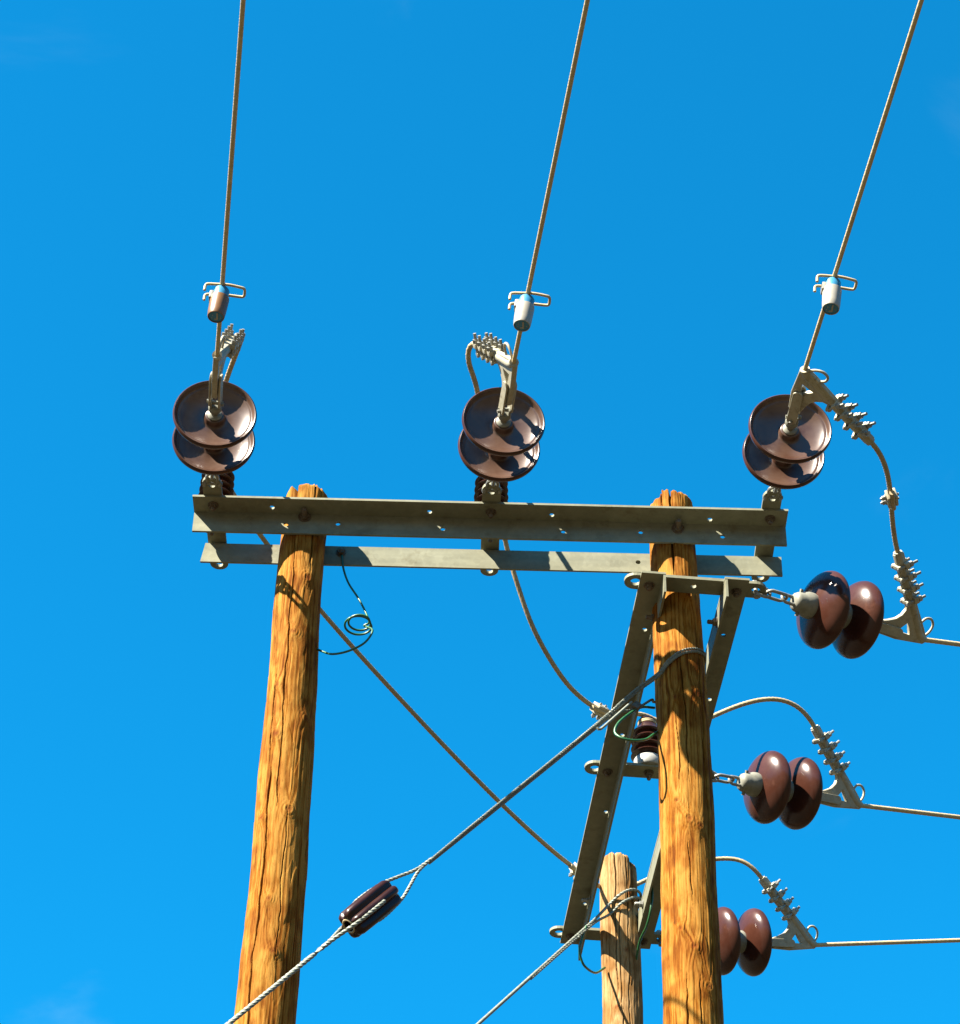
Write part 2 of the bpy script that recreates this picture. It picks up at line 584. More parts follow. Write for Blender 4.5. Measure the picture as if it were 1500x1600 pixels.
def make_pole(X, Y, z_top, r_top, r_slope, seed, cracks, knots, label, top_cut=None, dense_from=4.7, row=0.005,
              front=230, back=70, mat='wood'):
    rnd = np.random.default_rng(seed)
    th = np.concatenate([np.linspace(-1.9, 1.9, front, endpoint=False),
                         np.linspace(1.9, 2 * math.pi - 1.9, back, endpoint=False)])
    zz = np.concatenate([np.arange(-0.4, dense_from, 0.06), np.arange(dense_from, z_top - 0.004, row), [z_top]])
    T, Z = np.meshgrid(th, zz)
    TW = np.mod(T + math.pi, 2 * math.pi) - math.pi
    base = r_top + (z_top - Z) * r_slope
    u = np.mod(TW, 2 * math.pi) / (2 * math.pi)
    rad = base.copy()
    rad += (vnoise(u * 5, Z / 0.33, 5, seed + 1) - 0.5) * 0.0075
    rad += (vnoise(u * 11, Z / 0.11, 11, seed + 2) - 0.5) * 0.0030
    # fibres bend round the knots
    S_ = TW * base
    g_ = S_.copy()
    knot = np.zeros_like(S_)
    for (kt, kz, kr, dent) in knots:
        ds = S_ - kt * base
        dz = Z - kz
        q = np.exp(-(dz / (kr * 3.4)) ** 2 - (ds / (kr * 2.4)) ** 2)
        g_ += np.sign(ds) * kr * 1.1 * q
        d2 = np.sqrt(ds ** 2 + (dz * 0.8) ** 2)
        jag = 0.8 + 0.45 * vnoise(u * 60, Z / 0.012, 60, seed + 9)
        k = np.clip(1.3 - d2 / (kr * 0.66 * jag), 0, 1) * (0.75 + 0.25 * np.sin(d2 / kr * 14))
        knot = np.maximum(knot, k)
        rad += 0.0042 * np.exp(-(d2 / (kr * 1.7)) ** 2) - 0.45 * dent * np.exp(-(d2 / (kr * 0.36)) ** 2)
        rad += 0.0009 * np.sin(d2 / kr * 9.0) * np.exp(-(d2 / (kr * 2.0)) ** 2)
    gu = g_ / (2 * math.pi * r_top * 1.15)
    s1 = vnoise(np.mod(gu, 1) * 150, Z / 0.30 + 3, 150, seed + 3)
    s2 = vnoise(np.mod(gu, 1) * 70, Z / 0.16, 70, seed + 4)
    s3 = vnoise(np.mod(gu, 1) * 26, Z / 0.13, 26, seed + 5)
    s4 = vnoise(np.mod(gu, 1) * 40, Z / 0.035, 40, seed + 6)
    rad += (s1 - 0.5) * 0.0009 + (s2 - 0.5) * 0.0008 + (s4 - 0.5) * 0.0009
    # shaved facets: shallow flat strokes of a drawknife with small steps at their ends
    st = np.floor(Z / 0.085 + 3.0 * vnoise(u * 16, Z * 0 + 1.5, 16, seed + 7))
    hsh = np.mod(np.sin(st * 12.9898 + np.floor(np.mod(u, 1) * 22) * 78.233 + seed) * 43758.5453, 1.0)
    rad += (hsh - 0.5) * 0.0013
    streak = np.clip(0.12 + 0.48 * s1 + 0.26 * s2 + 0.22 * s3 + 0.14 * s4, 0, 1)
    blot = np.clip((vnoise(u * 9, Z / 0.08, 9, seed + 8) * 0.6 + vnoise(u * 30, Z / 0.03, 30, seed + 11) * 0.5 - 0.46) * 2.6, 0, 0.85)
    # drying checks: real grooves
    for i, (c0, za, zb, wd, dp, drift) in enumerate(cracks):
        f = np.clip((Z - za) / (zb - za), 0, 1)
        path = c0 + drift * f + (vnoise(Z * 0, Z / 0.12, 1, seed + 20 + i) - 0.5) * 0.13 + (vnoise(Z * 0, Z / 0.03, 1, seed + 50 + i) - 0.5) * 0.05
        ds = (TW - path) * base
        open_ = np.clip((Z - za) / 0.10, 0, 1)
        if zb < z_top:
            open_ = open_ * np.clip((zb - Z) / 0.10, 0, 1)
        open_ = open_ * (0.65 + 0.6 * vnoise(Z * 0, Z / 0.09, 1, seed + 80 + i))
        w = wd * open_ + 1e-5
        rad -= dp * np.minimum(1, open_ * 1.5) * np.exp(-np.clip((ds / w) ** 4, 0, 40)) * (open_ > 0.03)
    # weathered head: rounded arris and ragged cut
    dtop = z_top - Z
    rad -= 0.005 * np.clip(1 - dtop / 0.012, 0, 1) ** 2
    ragged = (vnoise(u * 60, Z * 0 + 0.5, 60, seed + 12) - 0.5) * 0.009 + (vnoise(u * 14, Z * 0 + 0.5, 14, seed + 13) - 0.5) * 0.008
    if top_cut is not None:
        ragged = ragged + top_cut(TW)
    Zs = Z + ragged * np.clip(1 - dtop / 0.10, 0, 1)
    bx = 0.006 * np.sin(Z * 1.7 + seed) * np.clip((z_top - Z) / 0.8, 0, 1)
    VX, VY, VZ = rad * np.sin(T) + bx, -rad * np.cos(T), Zs
    nr, nc = T.shape
    V = np.stack([VX, VY, VZ], -1).reshape(-1, 3)
    # end grain: rings running in to the middle
    caps = []
    for k in (0.75, 0.4, 0.0):
        cz = Zs[-1].mean() + (Zs[-1] - Zs[-1].mean()) * k
        caps.append(np.stack([VX[-1] * k, VY[-1] * k, cz + 0.002 * np.sin(T[-1] * 7)], -1))
    V = np.concatenate([V] + caps)
    rows = nr + 3
    idx = np.arange(rows * nc).reshape(rows, nc)
    a, b_ = idx[:-1], idx[1:]
    F = np.stack([a, np.roll(a, -1, 1), np.roll(b_, -1, 1), b_], -1).reshape(-1, 4)
    me = bpy.data.meshes.new('wooden_pole')
    me.vertices.add(len(V)); me.vertices.foreach_set('co', V.astype(np.float32).ravel())
    me.loops.add(F.size); me.loops.foreach_set('vertex_index', F.astype(np.int32).ravel())
    me.polygons.add(len(F)); me.polygons.foreach_set('loop_start', (np.arange(len(F)) * 4).astype(np.int32))
    me.polygons.foreach_set('use_smooth', np.ones(len(F), bool))
    me.update(calc_edges=True)
    tail = np.zeros(3 * nc)
    for nm, arr in (('streak', streak), ('knot', knot), ('blotch', blot)):
        at_ = me.attributes.new(nm, 'FLOAT', 'POINT')
        at_.data.foreach_set('value', np.concatenate([arr.ravel(), tail + (0.55 if nm == 'streak' else 0)]).astype(np.float32))
    me.materials.append(M[mat])
    ob = bpy.data.objects.new('wooden_pole', me)
    ob.location = (X, Y, 0)
    COL.objects.link(ob)
    return tag(ob, label, 'pole', 'timber poles of the frame')


P1 = (-0.548, 6.073)
P2 = (0.606, 6.073)
P3 = (0.533, 7.845)
ZT = 6.822            # top of the main crossarm


def cut1(t):
    # a slab has split away on the left of the head, leaving a notch
    c = np.where((t > -0.76) & (t < -0.45), -0.062, 0.0)
    c = np.where(t <= -0.76, -0.004 + 0.02 * (t + 0.76), c)
    return np.where(t > 0.55, -0.012 * (t - 0.55) - 0.003, c)


make_pole(*P1, 6.966, 0.0680, 0.0077, 11,
          [(-0.58, 6.80, 9, 0.0080, 0.034, 0.0), (-0.20, 5.70, 6.78, 0.0015, 0.010, -0.05), (-0.66, 5.85, 6.28, 0.0022, 0.016, 0.05),
           (-0.42, 4.6, 5.90, 0.0024, 0.020, -0.12), (0.22, 5.2, 5.75, 0.0012, 0.007, 0.1), (-0.85, 6.2, 6.6, 0.0014, 0.008, 0.0), (0.5, 6.6, 9, 0.0024, 0.016, 0.0), (0.75, 6.7, 9, 0.0018, 0.012, 0.0), (1.2, 5.0, 6.4, 0.002, 0.012, 0.1)],
          [(-0.52, 6.165, 0.013, 0.004), (-0.40, 5.985, 0.013, 0.003), (0.0, 6.36, 0.012, 0.003), (0.42, 6.58, 0.014, 0.006), (-0.78, 5.70, 0.013, 0.004),
           (0.30, 5.72, 0.014, 0.007), (0.15, 5.25, 0.012, 0.004), (0.75, 6.05, 0.012, 0.004), (-0.15, 5.42, 0.010, 0.003), (-0.3, 4.95, 0.013, 0.004)],
          'weathered orange timber pole at left with a split head and green wire beside it', cut1)


def cut2(t):
    c = np.where(t < -0.60, -0.012 + 0.012 * (t + 0.60), 0.0)
    c = np.where((t > -0.60) & (t < -0.22), 0.007, c)
    return np.where(t > 0.8, -0.020 * (t - 0.8), c)


make_pole(*P2, 6.964, 0.0700, 0.0062, 29,
          [(-0.15, 6.60, 9, 0.0036, 0.024, 0.0), (-0.60, 6.86, 9, 0.0024, 0.016, 0.0), (0.35, 6.88, 9, 0.0018, 0.010, 0.0), (0.12, 5.84, 6.34, 0.0017, 0.012, -0.22), (-0.28, 5.80, 6.16, 0.0012, 0.008, -0.1),
           (0.05, 5.42, 5.68, 0.0013, 0.008, -0.12), (-0.30, 4.6, 5.25, 0.0014, 0.010, 0.0), (0.18, 4.5, 5.26, 0.0014, 0.010, 0.0), (0.80, 4.8, 6.5, 0.0026, 0.018, -0.05),
           (1.25, 5.2, 6.6, 0.002, 0.012, 0.1)],
          [(0.45, 6.545, 0.012, 0.006), (0.0, 5.72, 0.014, 0.008), (-0.42, 5.785, 0.012, 0.012), (-0.35, 6.15, 0.010, 0.003), (0.60, 6.17, 0.015, 0.004),
           (0.05, 5.30, 0.012, 0.008), (-0.42, 5.36, 0.010, 0.009), (0.40, 5.70, 0.012, 0.003), (0.50, 5.18, 0.013, 0.004), (-0.2, 4.95, 0.013, 0.004)],
          'weathered orange timber pole at right joining main crossarm and side arm', cut2)

make_pole(*P3, 6.790, 0.0665, 0.006, 47,
          [(-0.25, 6.2, 9, 0.0022, 0.012, 0.0), (0.35, 5.9, 9, 0.0020, 0.012, 0.05), (0.75, 6.5, 9, 0.004, 0.02, 0.0), (-0.05, 5.8, 6.6, 0.0016, 0.008, 0.0)],
          [(0.25, 6.38, 0.012, 0.004), (-0.3, 6.15, 0.012, 0.004), (0.5, 6.62, 0.010, 0.003)],
          'shorter pale timber pole farthest back, under the far end of the side arm',
          lambda t: -0.028 * np.clip((t - 0.55) * 3, 0, 1), dense_from=5.9, row=0.006, front=170, back=50, mat='wood_dull')

# ------------------------------------------------------------------ main crossarm
XA, XB = -0.888, 0.951
off0 = Vector((0.03, 6.07, 6.75))
arm = thing('main_crossarm', off0, 'long galvanised steel crossarm bolted across the two front poles', 'crossarm')


def hole_at(px, py, r=0.008, Y=None, Z=None, swap=False):
    p = at(px, py, Y=Y, Z=Z)
    return circle(p.x, p.z if swap else p.y, r)


fl_holes = [hole_at(x, y, Z=ZT) for x, y in ((425, 793), (671, 800), (862, 805), (1109, 812))]
wb_holes = [hole_at(x, y, Y=6.0, swap=True) for x, y in ((447, 820), (528, 819), (692, 827), (880, 831), (1001, 832), (1129, 839))]
XZ = Matrix(((1, 0, 0, 0), (0, 0, -1, 0), (0, 1, 0, 0), (0, 0, 0, 1)))
mb = MB()
mb.plate([(XA, 5.925), (XB, 5.925), (XB, 6.003), (XA, 6.003)], fl_holes, 0.0075, Matrix.Translation((0, 0, ZT + 0.00375)))
mb.plate([(XA + 0.001, 6.745), (XB - 0.001, 6.745), (XB - 0.001, ZT + 0.003), (XA + 0.001, ZT + 0.003)], wb_holes, 0.0075,
         Matrix.Translation((0, 6.0012, 0)) @ XZ)
fb = mb.build('front_angle_iron', 'galv', arm, off=off0)
# rear angle: web facing the camera, flange behind
mb = MB()
rb_holes = [hole_at(533, 863, 0.008, Y=6.147, swap=True), hole_at(997, 879, 0.008, Y=6.147, swap=True)]
mb.plate([(-0.872, 6.746), (0.952, 6.746), (0.952, ZT), (-0.862, ZT)], rb_holes, 0.0075, Matrix.Translation((0, 6.1488, 0)) @ XZ)
mb.plate([(-0.861, 6.147), (0.951, 6.147), (0.951, 6.222), (-0.861, 6.222)], [], 0.0075, Matrix.Translation((0, 0, ZT - 0.0048)))
rbar = mb.build('rear_angle_iron', 'galv', arm, off=off0)
TABX = (-0.826, 0.0341, 0.898)
for x in TABX:
    mb = MB()
    Z90 = Matrix.Translation((x, 0, ZT + 0.0075 + 0.0055)) @ Matrix(((0, -1, 0, 0), (1, 0, 0, 0), (0, 0, 1, 0), (0, 0, 0, 1)))
    mb.plate(stadium(5.845, 6.284, 0.058), [circle(5.878, 0, 0.0125, 14), circle(6.258, 0, 0.012, 14), circle(6.012 + 0.02, 0, 0.007, 10)], 0.010, Z90)
    sp = mb.build('strap_plate', 'galv', arm, off=off0)
    bolt_shape(Matrix.Translation((x, 5.962, ZT)) @ Matrix.Rotation(math.pi, 4, 'X'), out=0.024).build('bolt', 'bolt', sp, 40, off0)
    bolt_shape(Matrix.Translation((x, 6.185, ZT - 0.0088)) @ Matrix.Rotation(math.pi, 4, 'X'), out=0.022).build('bolt', 'bolt', sp, 40, off0)
FRONT = Matrix.Rotation(math.pi / 2, 4, 'X')          # local z towards the camera side (-Y)
for px, py in ((476, 808), (1059, 826)):
    p = at(px, py, Y=5.997)
    bolt_shape(Matrix.Translation(p) @ FRONT, r=0.009, out=0.040, nut=0.015).build('bolt', 'bolt', fb, 40, off0)
p = at(533, 863, Y=6.145)
bolt_shape(Matrix.Translation(p) @ FRONT, out=0.016).build('bolt', 'bolt', rbar, 40, off0)

# ------------------------------------------------------------------ side arm, running back from the right pole
PHI = R(4.4)
AX = Vector((math.cos(PHI), math.sin(PHI), 0))
AY = Vector((-math.sin(PHI), math.cos(PHI), 0))
ZA = 6.546
A0 = Vector((0.608, P2[1], ZA))
AM = frame(AX, AY, A0)
AMI = AM.inverted()
side = thing('side_arm', A0, 'pair of galvanised angle irons running back from right pole to farthest pole', 'crossarm', mx=AM)


def arm_xy(px, py, Z=ZA):
    q = AMI @ at(px, py, Z=Z)
    return q.x, q.y


YZ = Matrix(((0, 0, 1, 0), (1, 0, 0, 0), (0, 1, 0, 0), (0, 0, 0, 1)))       # plate xy -> local y, z
L0, L1 = -0.165, 1.945
for s, x0, x1, holes in ((-1, -0.131, -0.057, ((1007, 981), (972, 1146), (947, 1266), (918, 1410))),
                         (1, 0.122, 0.197, ((1130, 990), (1108, 1090)))):
    hl = []
    for h in holes:
        hx, hy = arm_xy(*h)
        hl.append(circle(min(max(hx, x0 + 0.018), x1 - 0.018), hy, 0.008))
    mb = MB()
    mb.plate([(x0, L0), (x1, L0), (x1, L1), (x0, L1)], hl, 0.0075, Matrix.Translation((0, 0, -0.00375)))
    xw = x1 - 0.0045 if s < 0 else x0 + 0.0045
    mb.plate([(L0 + 0.001, -0.075), (L1 - 0.001, -0.075), (L1 - 0.001, -0.003), (L0 + 0.001, -0.003)], [], 0.0072,
             Matrix.Translation((xw, 0, 0)) @ YZ)
    li = mb.build('angle_iron', 'galv', side)
    li['label'] = 'left angle iron, dark underside' if s < 0 else 'right angle iron, partly behind the pole'
    xm = (x0 + x1) / 2 + s * 0.006
    for y in (-0.108, 0.865, 1.889):
        bolt_shape(Matrix.Translation((xm, y, -0.0076)) @ Matrix.Rotation(math.pi, 4, 'X'), out=0.02).build('bolt', 'bolt', li, 40)
    bolt_shape(Matrix.Translation((xw - 0.0038, 1.60, -0.04)) @ Matrix.Rotation(-math.pi / 2, 4, 'Y'), out=0.03).build('bolt', 'fitting', li, 40)
    bolt_shape(Matrix.Translation((xw - 0.0038, 0.0, -0.045)) @ Matrix.Rotation(-math.pi / 2, 4, 'Y'), out=0.03).build('bolt', 'bolt', li, 40)
PLY = (-0.108, 0.865, 1.889)
for y in PLY:
    mb = MB()
    mb.plate(stadium(-0.176, 0.258, 0.068), [circle(-0.142, 0, 0.016, 16), circle(0.226, 0, 0.014, 16), circle(0.035, 0.0, 0.009, 12)], 0.010,
             Matrix.Translation((0, y, 0.0058)))
    cp = mb.build('cross_plate', 'galv', side)


# ------------------------------------------------------------------ insulator strings
def disc_parts(parent, s):
    """a cap-and-pin disc whose rim lies at s along the string (local z)"""
    mx = Matrix.Translation((0, 0, s))
    shell = MB()
    pr = [(0.036, -0.056), (0.046, -0.0535), (0.060, -0.0495), (0.078, -0.0435), (0.094, -0.0365), (0.107, -0.0285), (0.117, -0.0195), (0.1225, -0.0110),
          (0.1245, -0.0035), (0.1232, 0.0035), (0.1198, 0.0060)]
    inner = [(0.1198, 0.0060), (0.1165, 0.0040), (0.1140, -0.0020), (0.1105, -0.0085), (0.1085, -0.0100), (0.1060, -0.0095), (0.100, -0.0135),
          (0.088, -0.0195), (0.072, -0.0245), (0.055, -0.0275), (0.040, -0.0285), (0.033, -0.0270), (0.0300, -0.022), (0.0285, -0.010), (0.0265, -0.0075), (0.020, -0.0078), (0.012, -0.008)]
    shell.lathe(pr, 72, mx)
    d = shell.build('insulator_disc', 'glaze', parent, 60)
    MB().lathe(inner, 72, mx).build('inner_skirt', 'glaze_dusty', d, 60)
    cap = MB()
    cap.lathe([(0.0, -0.120), (0.016, -0.120), (0.026, -0.116), (0.031, -0.107), (0.033, -0.094), (0.036, -0.084), (0.0405, -0.074),
               (0.042, -0.060), (0.0415, -0.0535), (0.039, -0.0525), (0.030, -0.0545)], 32, mx)
    for t in (0.6, 0.6 + math.pi):
        cap.tube([(0.031 * math.cos(t), 0.031 * math.sin(t), s - 0.098), (0.042 * math.cos(t), 0.042 * math.sin(t), s - 0.098)], 0.006, 8)
    cap.build('metal_cap', 'cap', d, 45)
    pin = MB()
    pin.lathe([(0.0205, -0.012), (0.0225, -0.003), (0.019, 0.0), (0.0115, 0.002), (0.010, 0.020), (0.014, 0.026), (0.014, 0.034), (0.0, 0.036)], 20, mx)
    pin.build('pin', 'cap', d, 40)
    return d


def link_path(z0, z1, w, axis, n=28):
    """elongated chain link between z0 and z1"""
    r = w / 2
    pts = []
    for i in range(n):
        t = 2 * math.pi * i / n
        c, q = math.cos(t), math.sin(t)
        z = (z1 - r if q > 0 else z0 + r) + r * q
        pts.append((r * c, 0, z) if axis == 0 else (0, r * c, z))
    return pts


def string_proto(name, label, ex):
    root = thing(name, (0, 0, 0), label, 'insulator')
    sh = MB()
    u = [(-0.015, 0, -0.004), (-0.016, 0, 0.018), (-0.0165, 0, 0.034), (-0.012, 0, 0.047), (0, 0, 0.053), (0.012, 0, 0.047), (0.0165, 0, 0.034), (0.016, 0, 0.018), (0.015, 0, -0.004)]
    sh.tube(spline(u, 0.004), 0.0055, 8)
    sh.tube([(-0.030, 0, 0), (0.032, 0, 0)], 0.0062, 8)
    for sx in (-1, 1):
        sh.lathe([(0, -0.003), (0.0115, -0.003), (0.0115, 0.006), (0, 0.006)], 8, Matrix.Translation((sx * 0.022, 0, 0)) @ Matrix.Rotation(sx * math.pi / 2, 4, 'Y'))
    sh.build('shackle', 'fitting', root, 40)
    MB().tube(link_path(0.040, 0.102 + ex * 0.5, 0.034, 1), 0.0055, 8, True).build('chain_link', 'fitting', root, 60)
    lk = MB()
    lk.tube(link_path(0.089 + ex * 0.5, 0.128 + ex, 0.030, 0), 0.0052, 8, True)
    lk.build('chain_link', 'fitting', root, 60)
    disc_parts(root, 0.240 + ex)
    disc_parts(root, 0.370 + ex)
    cl = MB()
    cl.lathe([(0, 0.385 + ex), (0.017, 0.387 + ex), (0.020, 0.394 + ex), (0.020, 0.404 + ex), (0.015, 0.410 + ex), (0, 0.410 + ex)], 18)
    for sx in (-1, 1):
        cl.box((sx * 0.0125, 0, 0.418 + ex), (0.006, 0.026, 0.034), bev=0.0015)
    cl.tube([(-0.022, 0, 0.424 + ex), (0.024, 0, 0.424 + ex)], 0.006, 8)
    cl.build('socket_clevis', 'cap', root, 40)
    return root


D_CLAMP = 0.424


def clamp_proto(name, label):
    """bolted strain clamp: eye at the origin, conductor leaves along +x, tail leaves along the leaning arm (+y)"""
    root = thing(name, (0, 0, 0), label, 'cable clamp')
    out = [(0.045, -0.020), (0.120, -0.024), (0.205, -0.016), (0.226, -0.014), (0.229, 0.012), (0.214, 0.032), (0.190, 0.060), (0.160, 0.094),
           (0.095, 0.172), (0.034, 0.246), (0.008, 0.226), (0.068, 0.152), (0.118, 0.092), (0.122, 0.074), (0.114, 0.056), (0.098, 0.040), (0.072, 0.028), (0.045, 0.020)]
    body = MB()
    body.plate(out, [[(0.118, 0.004), (0.168, 0.002), (0.148, 0.040)]], 0.017)
    bo = body.build('clamp_body', 'cast', root, 35, bevel=0.003)
    # raised trough the conductor lies in
    tr = MB()
    path = [(0.229, -0.002, 0), (0.212, 0.006, 0), (0.192, 0.026, 0), (0.165, 0.062, 0), (0.134, 0.10, 0), (0.075, 0.17, 0), (0.018, 0.239, 0)]
    tr.tube(spline(path, 0.01), 0.0145, 12)
    tr.build('conductor_trough', 'cast', bo, 50)
    for sz in (-1, 1):
        sp = MB()
        sp.plate(stadium(-0.014, 0.135, 0.030, 8), [circle(0, 0, 0.0055, 10)], 0.006, Matrix.Translation((0, 0, sz * 0.0145)))
        sp.build('side_plate', 'cast', root, 35, bevel=0.001)
    ax = Vector((-0.637, 0.771, 0))
    px_ = Vector((0.771, 0.637, 0))
    for i, t in enumerate((0.125, 0.166, 0.207, 0.248)):
        c = Vector((0.134, 0.10, 0)) + ax * (t - 0.115)
        mx = frame(px_, ax, c)
        kp = MB()
        kp.box((0.010, 0, 0), (0.016, 0.021, 0.052), mx, 0.003)
        kp.box((-0.017, 0, 0), (0.012, 0.017, 0.044), mx, 0.003)
        k = kp.build('keeper', 'cast', root, 40)
        for sz in (-1, 1):
            ub = MB()
            ub.tube([mx @ Vector((-0.026, 0, sz * 0.018)), mx @ Vector((0.045 + random.uniform(-0.004, 0.006), 0, sz * 0.018))], 0.0048, 8)
            hexnut(ub, mx @ Matrix.Translation((0, 0, sz * 0.018)) @ Matrix.Rotation(math.pi / 2, 4, 'Y'), 0.0098, 0.011, 0.0185)
            ub.build('stud', 'fitting', k, 40)
    lp = MB()
    lp.tube(spline([(0.196, 0.048, 0), (0.210, 0.066, 0), (0.230, 0.068, 0), (0.243, 0.052, 0), (0.240, 0.030, 0), (0.226, 0.010, 0)], 0.005), 0.0042, 8)
    lp.build('wire_loop', 'cast', root, 60)
    pn = MB()
    pn.tube([(0, 0, -0.026), (0, 0, 0.026)], 0.0055, 8)
    pn.build('clevis_pin', 'fitting', root, 40)
    return root


EX_MAIN, EX_SIDE = -0.014, 0.022
STR = string_proto('insulator_string', '', EX_MAIN)
STR_SIDE = string_proto('insulator_string', '', EX_SIDE)
CLP = clamp_proto('strain_clamp', '')
first = {'s': True, 't': True, 'c': True}


def place(proto, key, mx, label, group):
    o = proto if first[key] else copy_tree(proto)
    first[key] = False
    o.matrix_world = mx
    return tag(o, label, o['category'], group)


def zframe(z, xhint, origin):
    z = Vector(z).normalized()
    x = Vector(xhint)
    x = (x - z * x.dot(z)).normalized()
    y = z.cross(x)
    o = Vector(origin)
    return Matrix(((x.x, y.x, z.x, o.x), (x.y, y.y, z.y, o.y), (x.z, y.z, z.z, o.z), (0, 0, 0, 1)))


ZE = ZT + 0.0135
main_eye = [Vector((x, 5.878, ZE)) for x in TABX]
main_dir = [Vector((0.095, -0.99, -0.105)), Vector((0.082, -0.99, -0.105)), Vector((0.040, -0.99, -0.110))]
main_arm = [Vector((0.19, 0, 0.98)), Vector((-0.38, 0, 0.92)), Vector((0.92, 0, -0.38))]
side_eye = [AM @ Vector((0.226, y, 0.0058)) for y in PLY]
side_dir = [Vector((0.85, 0.48, 0.115)), Vector((0.86, 0.47, 0.165)), Vector((0.915, 0.35, 0.20))]
side_arm = [Vector((0.34, -0.60, 0.58)), Vector((0.18, -0.32, 0.85)), Vector((0.12, -0.30, 0.88))]
s_lab = ['brown two-disc insulator string at left end of the main crossarm, dishes facing viewer',
         'brown two-disc insulator string at middle of main crossarm, between the two poles',
         'brown two-disc insulator string at right end of main crossarm, dishes facing viewer',
         'brown two-disc insulator string pulling right, uppermost on the side arm, nearest plate',
         'brown two-disc insulator string pulling right from middle plate of the side arm',
         'brown two-disc insulator string lowest in picture, half hidden behind the right pole']
c_lab = ['cast strain clamp seen edge-on before the left crossarm insulator string',
         'cast strain clamp with upright bolts before the middle crossarm insulator string',
         'cast strain clamp with arm slanting right before the right crossarm insulator string',
         'cast strain clamp with upright bolted arm, right of uppermost side-arm discs',
         'cast strain clamp on the middle side-arm string, leaning arm of four bolts',
         'lowest cast strain clamp, on the farthest side-arm string']
T_END, N_END, T_DIR, N_DIR = [], [], [], []
for i, (e, d, a) in enumerate(zip(main_eye + side_eye, main_dir + side_dir, main_arm + side_arm)):
    d = d.normalized()
    place(STR if i < 3 else STR_SIDE, 's' if i < 3 else 't', zframe(d, Vector((1, 0, 0)) if i < 3 else Vector((0, 0, 1)), e), s_lab[i], 'insulator strings')
    # the clamp eye pins are square to the clamp plane
    cm = frame(d, a, e + d * (D_CLAMP + (EX_MAIN if i < 3 else EX_SIDE - 0.024)))
    place(CLP, 'c', cm, c_lab[i], 'strain clamps')
    T_END.append(cm @ Vector((0.018, 0.239, 0)))
    N_END.append(cm @ Vector((0.226, -0.001, 0)))
    T_DIR.append((cm.to_3x3() @ Vector((-0.637, 0.771, 0))).normalized())
    N_DIR.append(d)


# ------------------------------------------------------------------ conductors
def sag_line(p, d, length, sag, near=2.5, n_far=40):
    d = Vector(d).normalized()
    s = list(np.arange(0, near, 0.010)) + list(near + (length - near) * (np.arange(1, n_far + 1) / n_far) ** 1.3)
    return [p + d * q + Vector((0, 0, sag * q * q)) for q in s]


def strand(pts, r, name, label, cat, mat='wire', group=None, twist=9, lobes=6, lobe=0.08, n=18):
    mb = MB()
    mb.tube(pts, r, n, twist=twist, lobes=lobes, lobe=lobe)
    base = Vector(pts[0])
    o = mb.build(name, mat, None, 60, base)
    o.location = base
    return tag(o, label, cat, group)


main_line = [((345, 560), (380, 0)), ((812, 570), (918, 0)), ((1268, 590), (1440, 0))]
w_lab = ['overhead wire running up out of the picture from the left insulator string',
         'overhead wire running up out of the picture from the middle insulator string',
         'overhead wire running up out of the picture from the right insulator string']
MAIN_W = []
for i in range(3):
    p = N_END[i]
    q = at(*main_line[i][1], Z=p.z + 0.004)
    d = (q - p).normalized()
    MAIN_W.append((p, d))
    strand(sag_line(p - d * 0.02, d, 45, 0.0006, 3.2), 0.0068, 'overhead_wire', w_lab[i], 'wire', 'wire', 'wires to the main crossarm', lobe=0.04)
w_lab = ['wire running off the right edge from uppermost side-arm clamp',
         'wire running off the right edge from the middle side-arm clamp',
         'lowest wire running off the right edge from the farthest side-arm clamp']
side_wd = [Vector((0.88, 0.35, 0.17)), Vector((0.88, 0.40, 0.185)), Vector((0.95, 0.25, 0.215))]
for i in range(3):
    p = N_END[3 + i]
    strand(sag_line(p - side_wd[i].normalized() * 0.02, side_wd[i], 45, 0.0004, 1.4), 0.0084, 'overhead_wire', w_lab[i], 'wire', 'wire', 'wires off the side arm')


# ------------------------------------------------------------------ post insulators carrying the jumpers
def post_proto(ribs):
    root = thing('post_insulator', (0, 0, 0), '', 'insulator')
    b_ = MB().lathe([(0, 0.0), (0.046, 0.0), (0.049, 0.004), (0.049, 0.034), (0.045, 0.040), (0.036, 0.042)], 32)
    b_.build('base', 'porcelain_white', root, 40)
    prof = [(0.036, 0.040)]
    z = 0.046
    for k in range(ribs):
        r = 0.058 - 0.001 * k
        prof += [(0.040, z), (r - 0.003, z + 0.002), (r, z + 0.006), (r - 0.004, z + 0.012), (0.042, z + 0.021), (0.039, z + 0.026)]
        z += 0.030
    prof += [(0.036, z), (0.034, z + 0.006), (0.030, z + 0.012), (0.026, z + 0.016), (0.028, z + 0.024), (0.031, z + 0.030), (0.026, z + 0.038), (0, z + 0.040)]
    MB().lathe(prof, 40).build('ribbed_body', 'glaze_dark', root, 50)
    tie = MB()
    for dz in (0, 0.006):
        tie.tube([(0.029 * math.cos(t), 0.029 * math.sin(t), z + 0.017 + dz) for t in np.linspace(0, 2 * math.pi, 24, endpoint=False)], 0.0032, 6, True)
    tie.build('tie_wire', 'jumper', root, 60)
    bolt_shape(Matrix.Translation((0, 0, -0.0112)) @ Matrix.Rotation(math.pi, 4, 'X'), out=0.03).build('bolt', 'bolt', root, 40)
    return root, z + 0.046


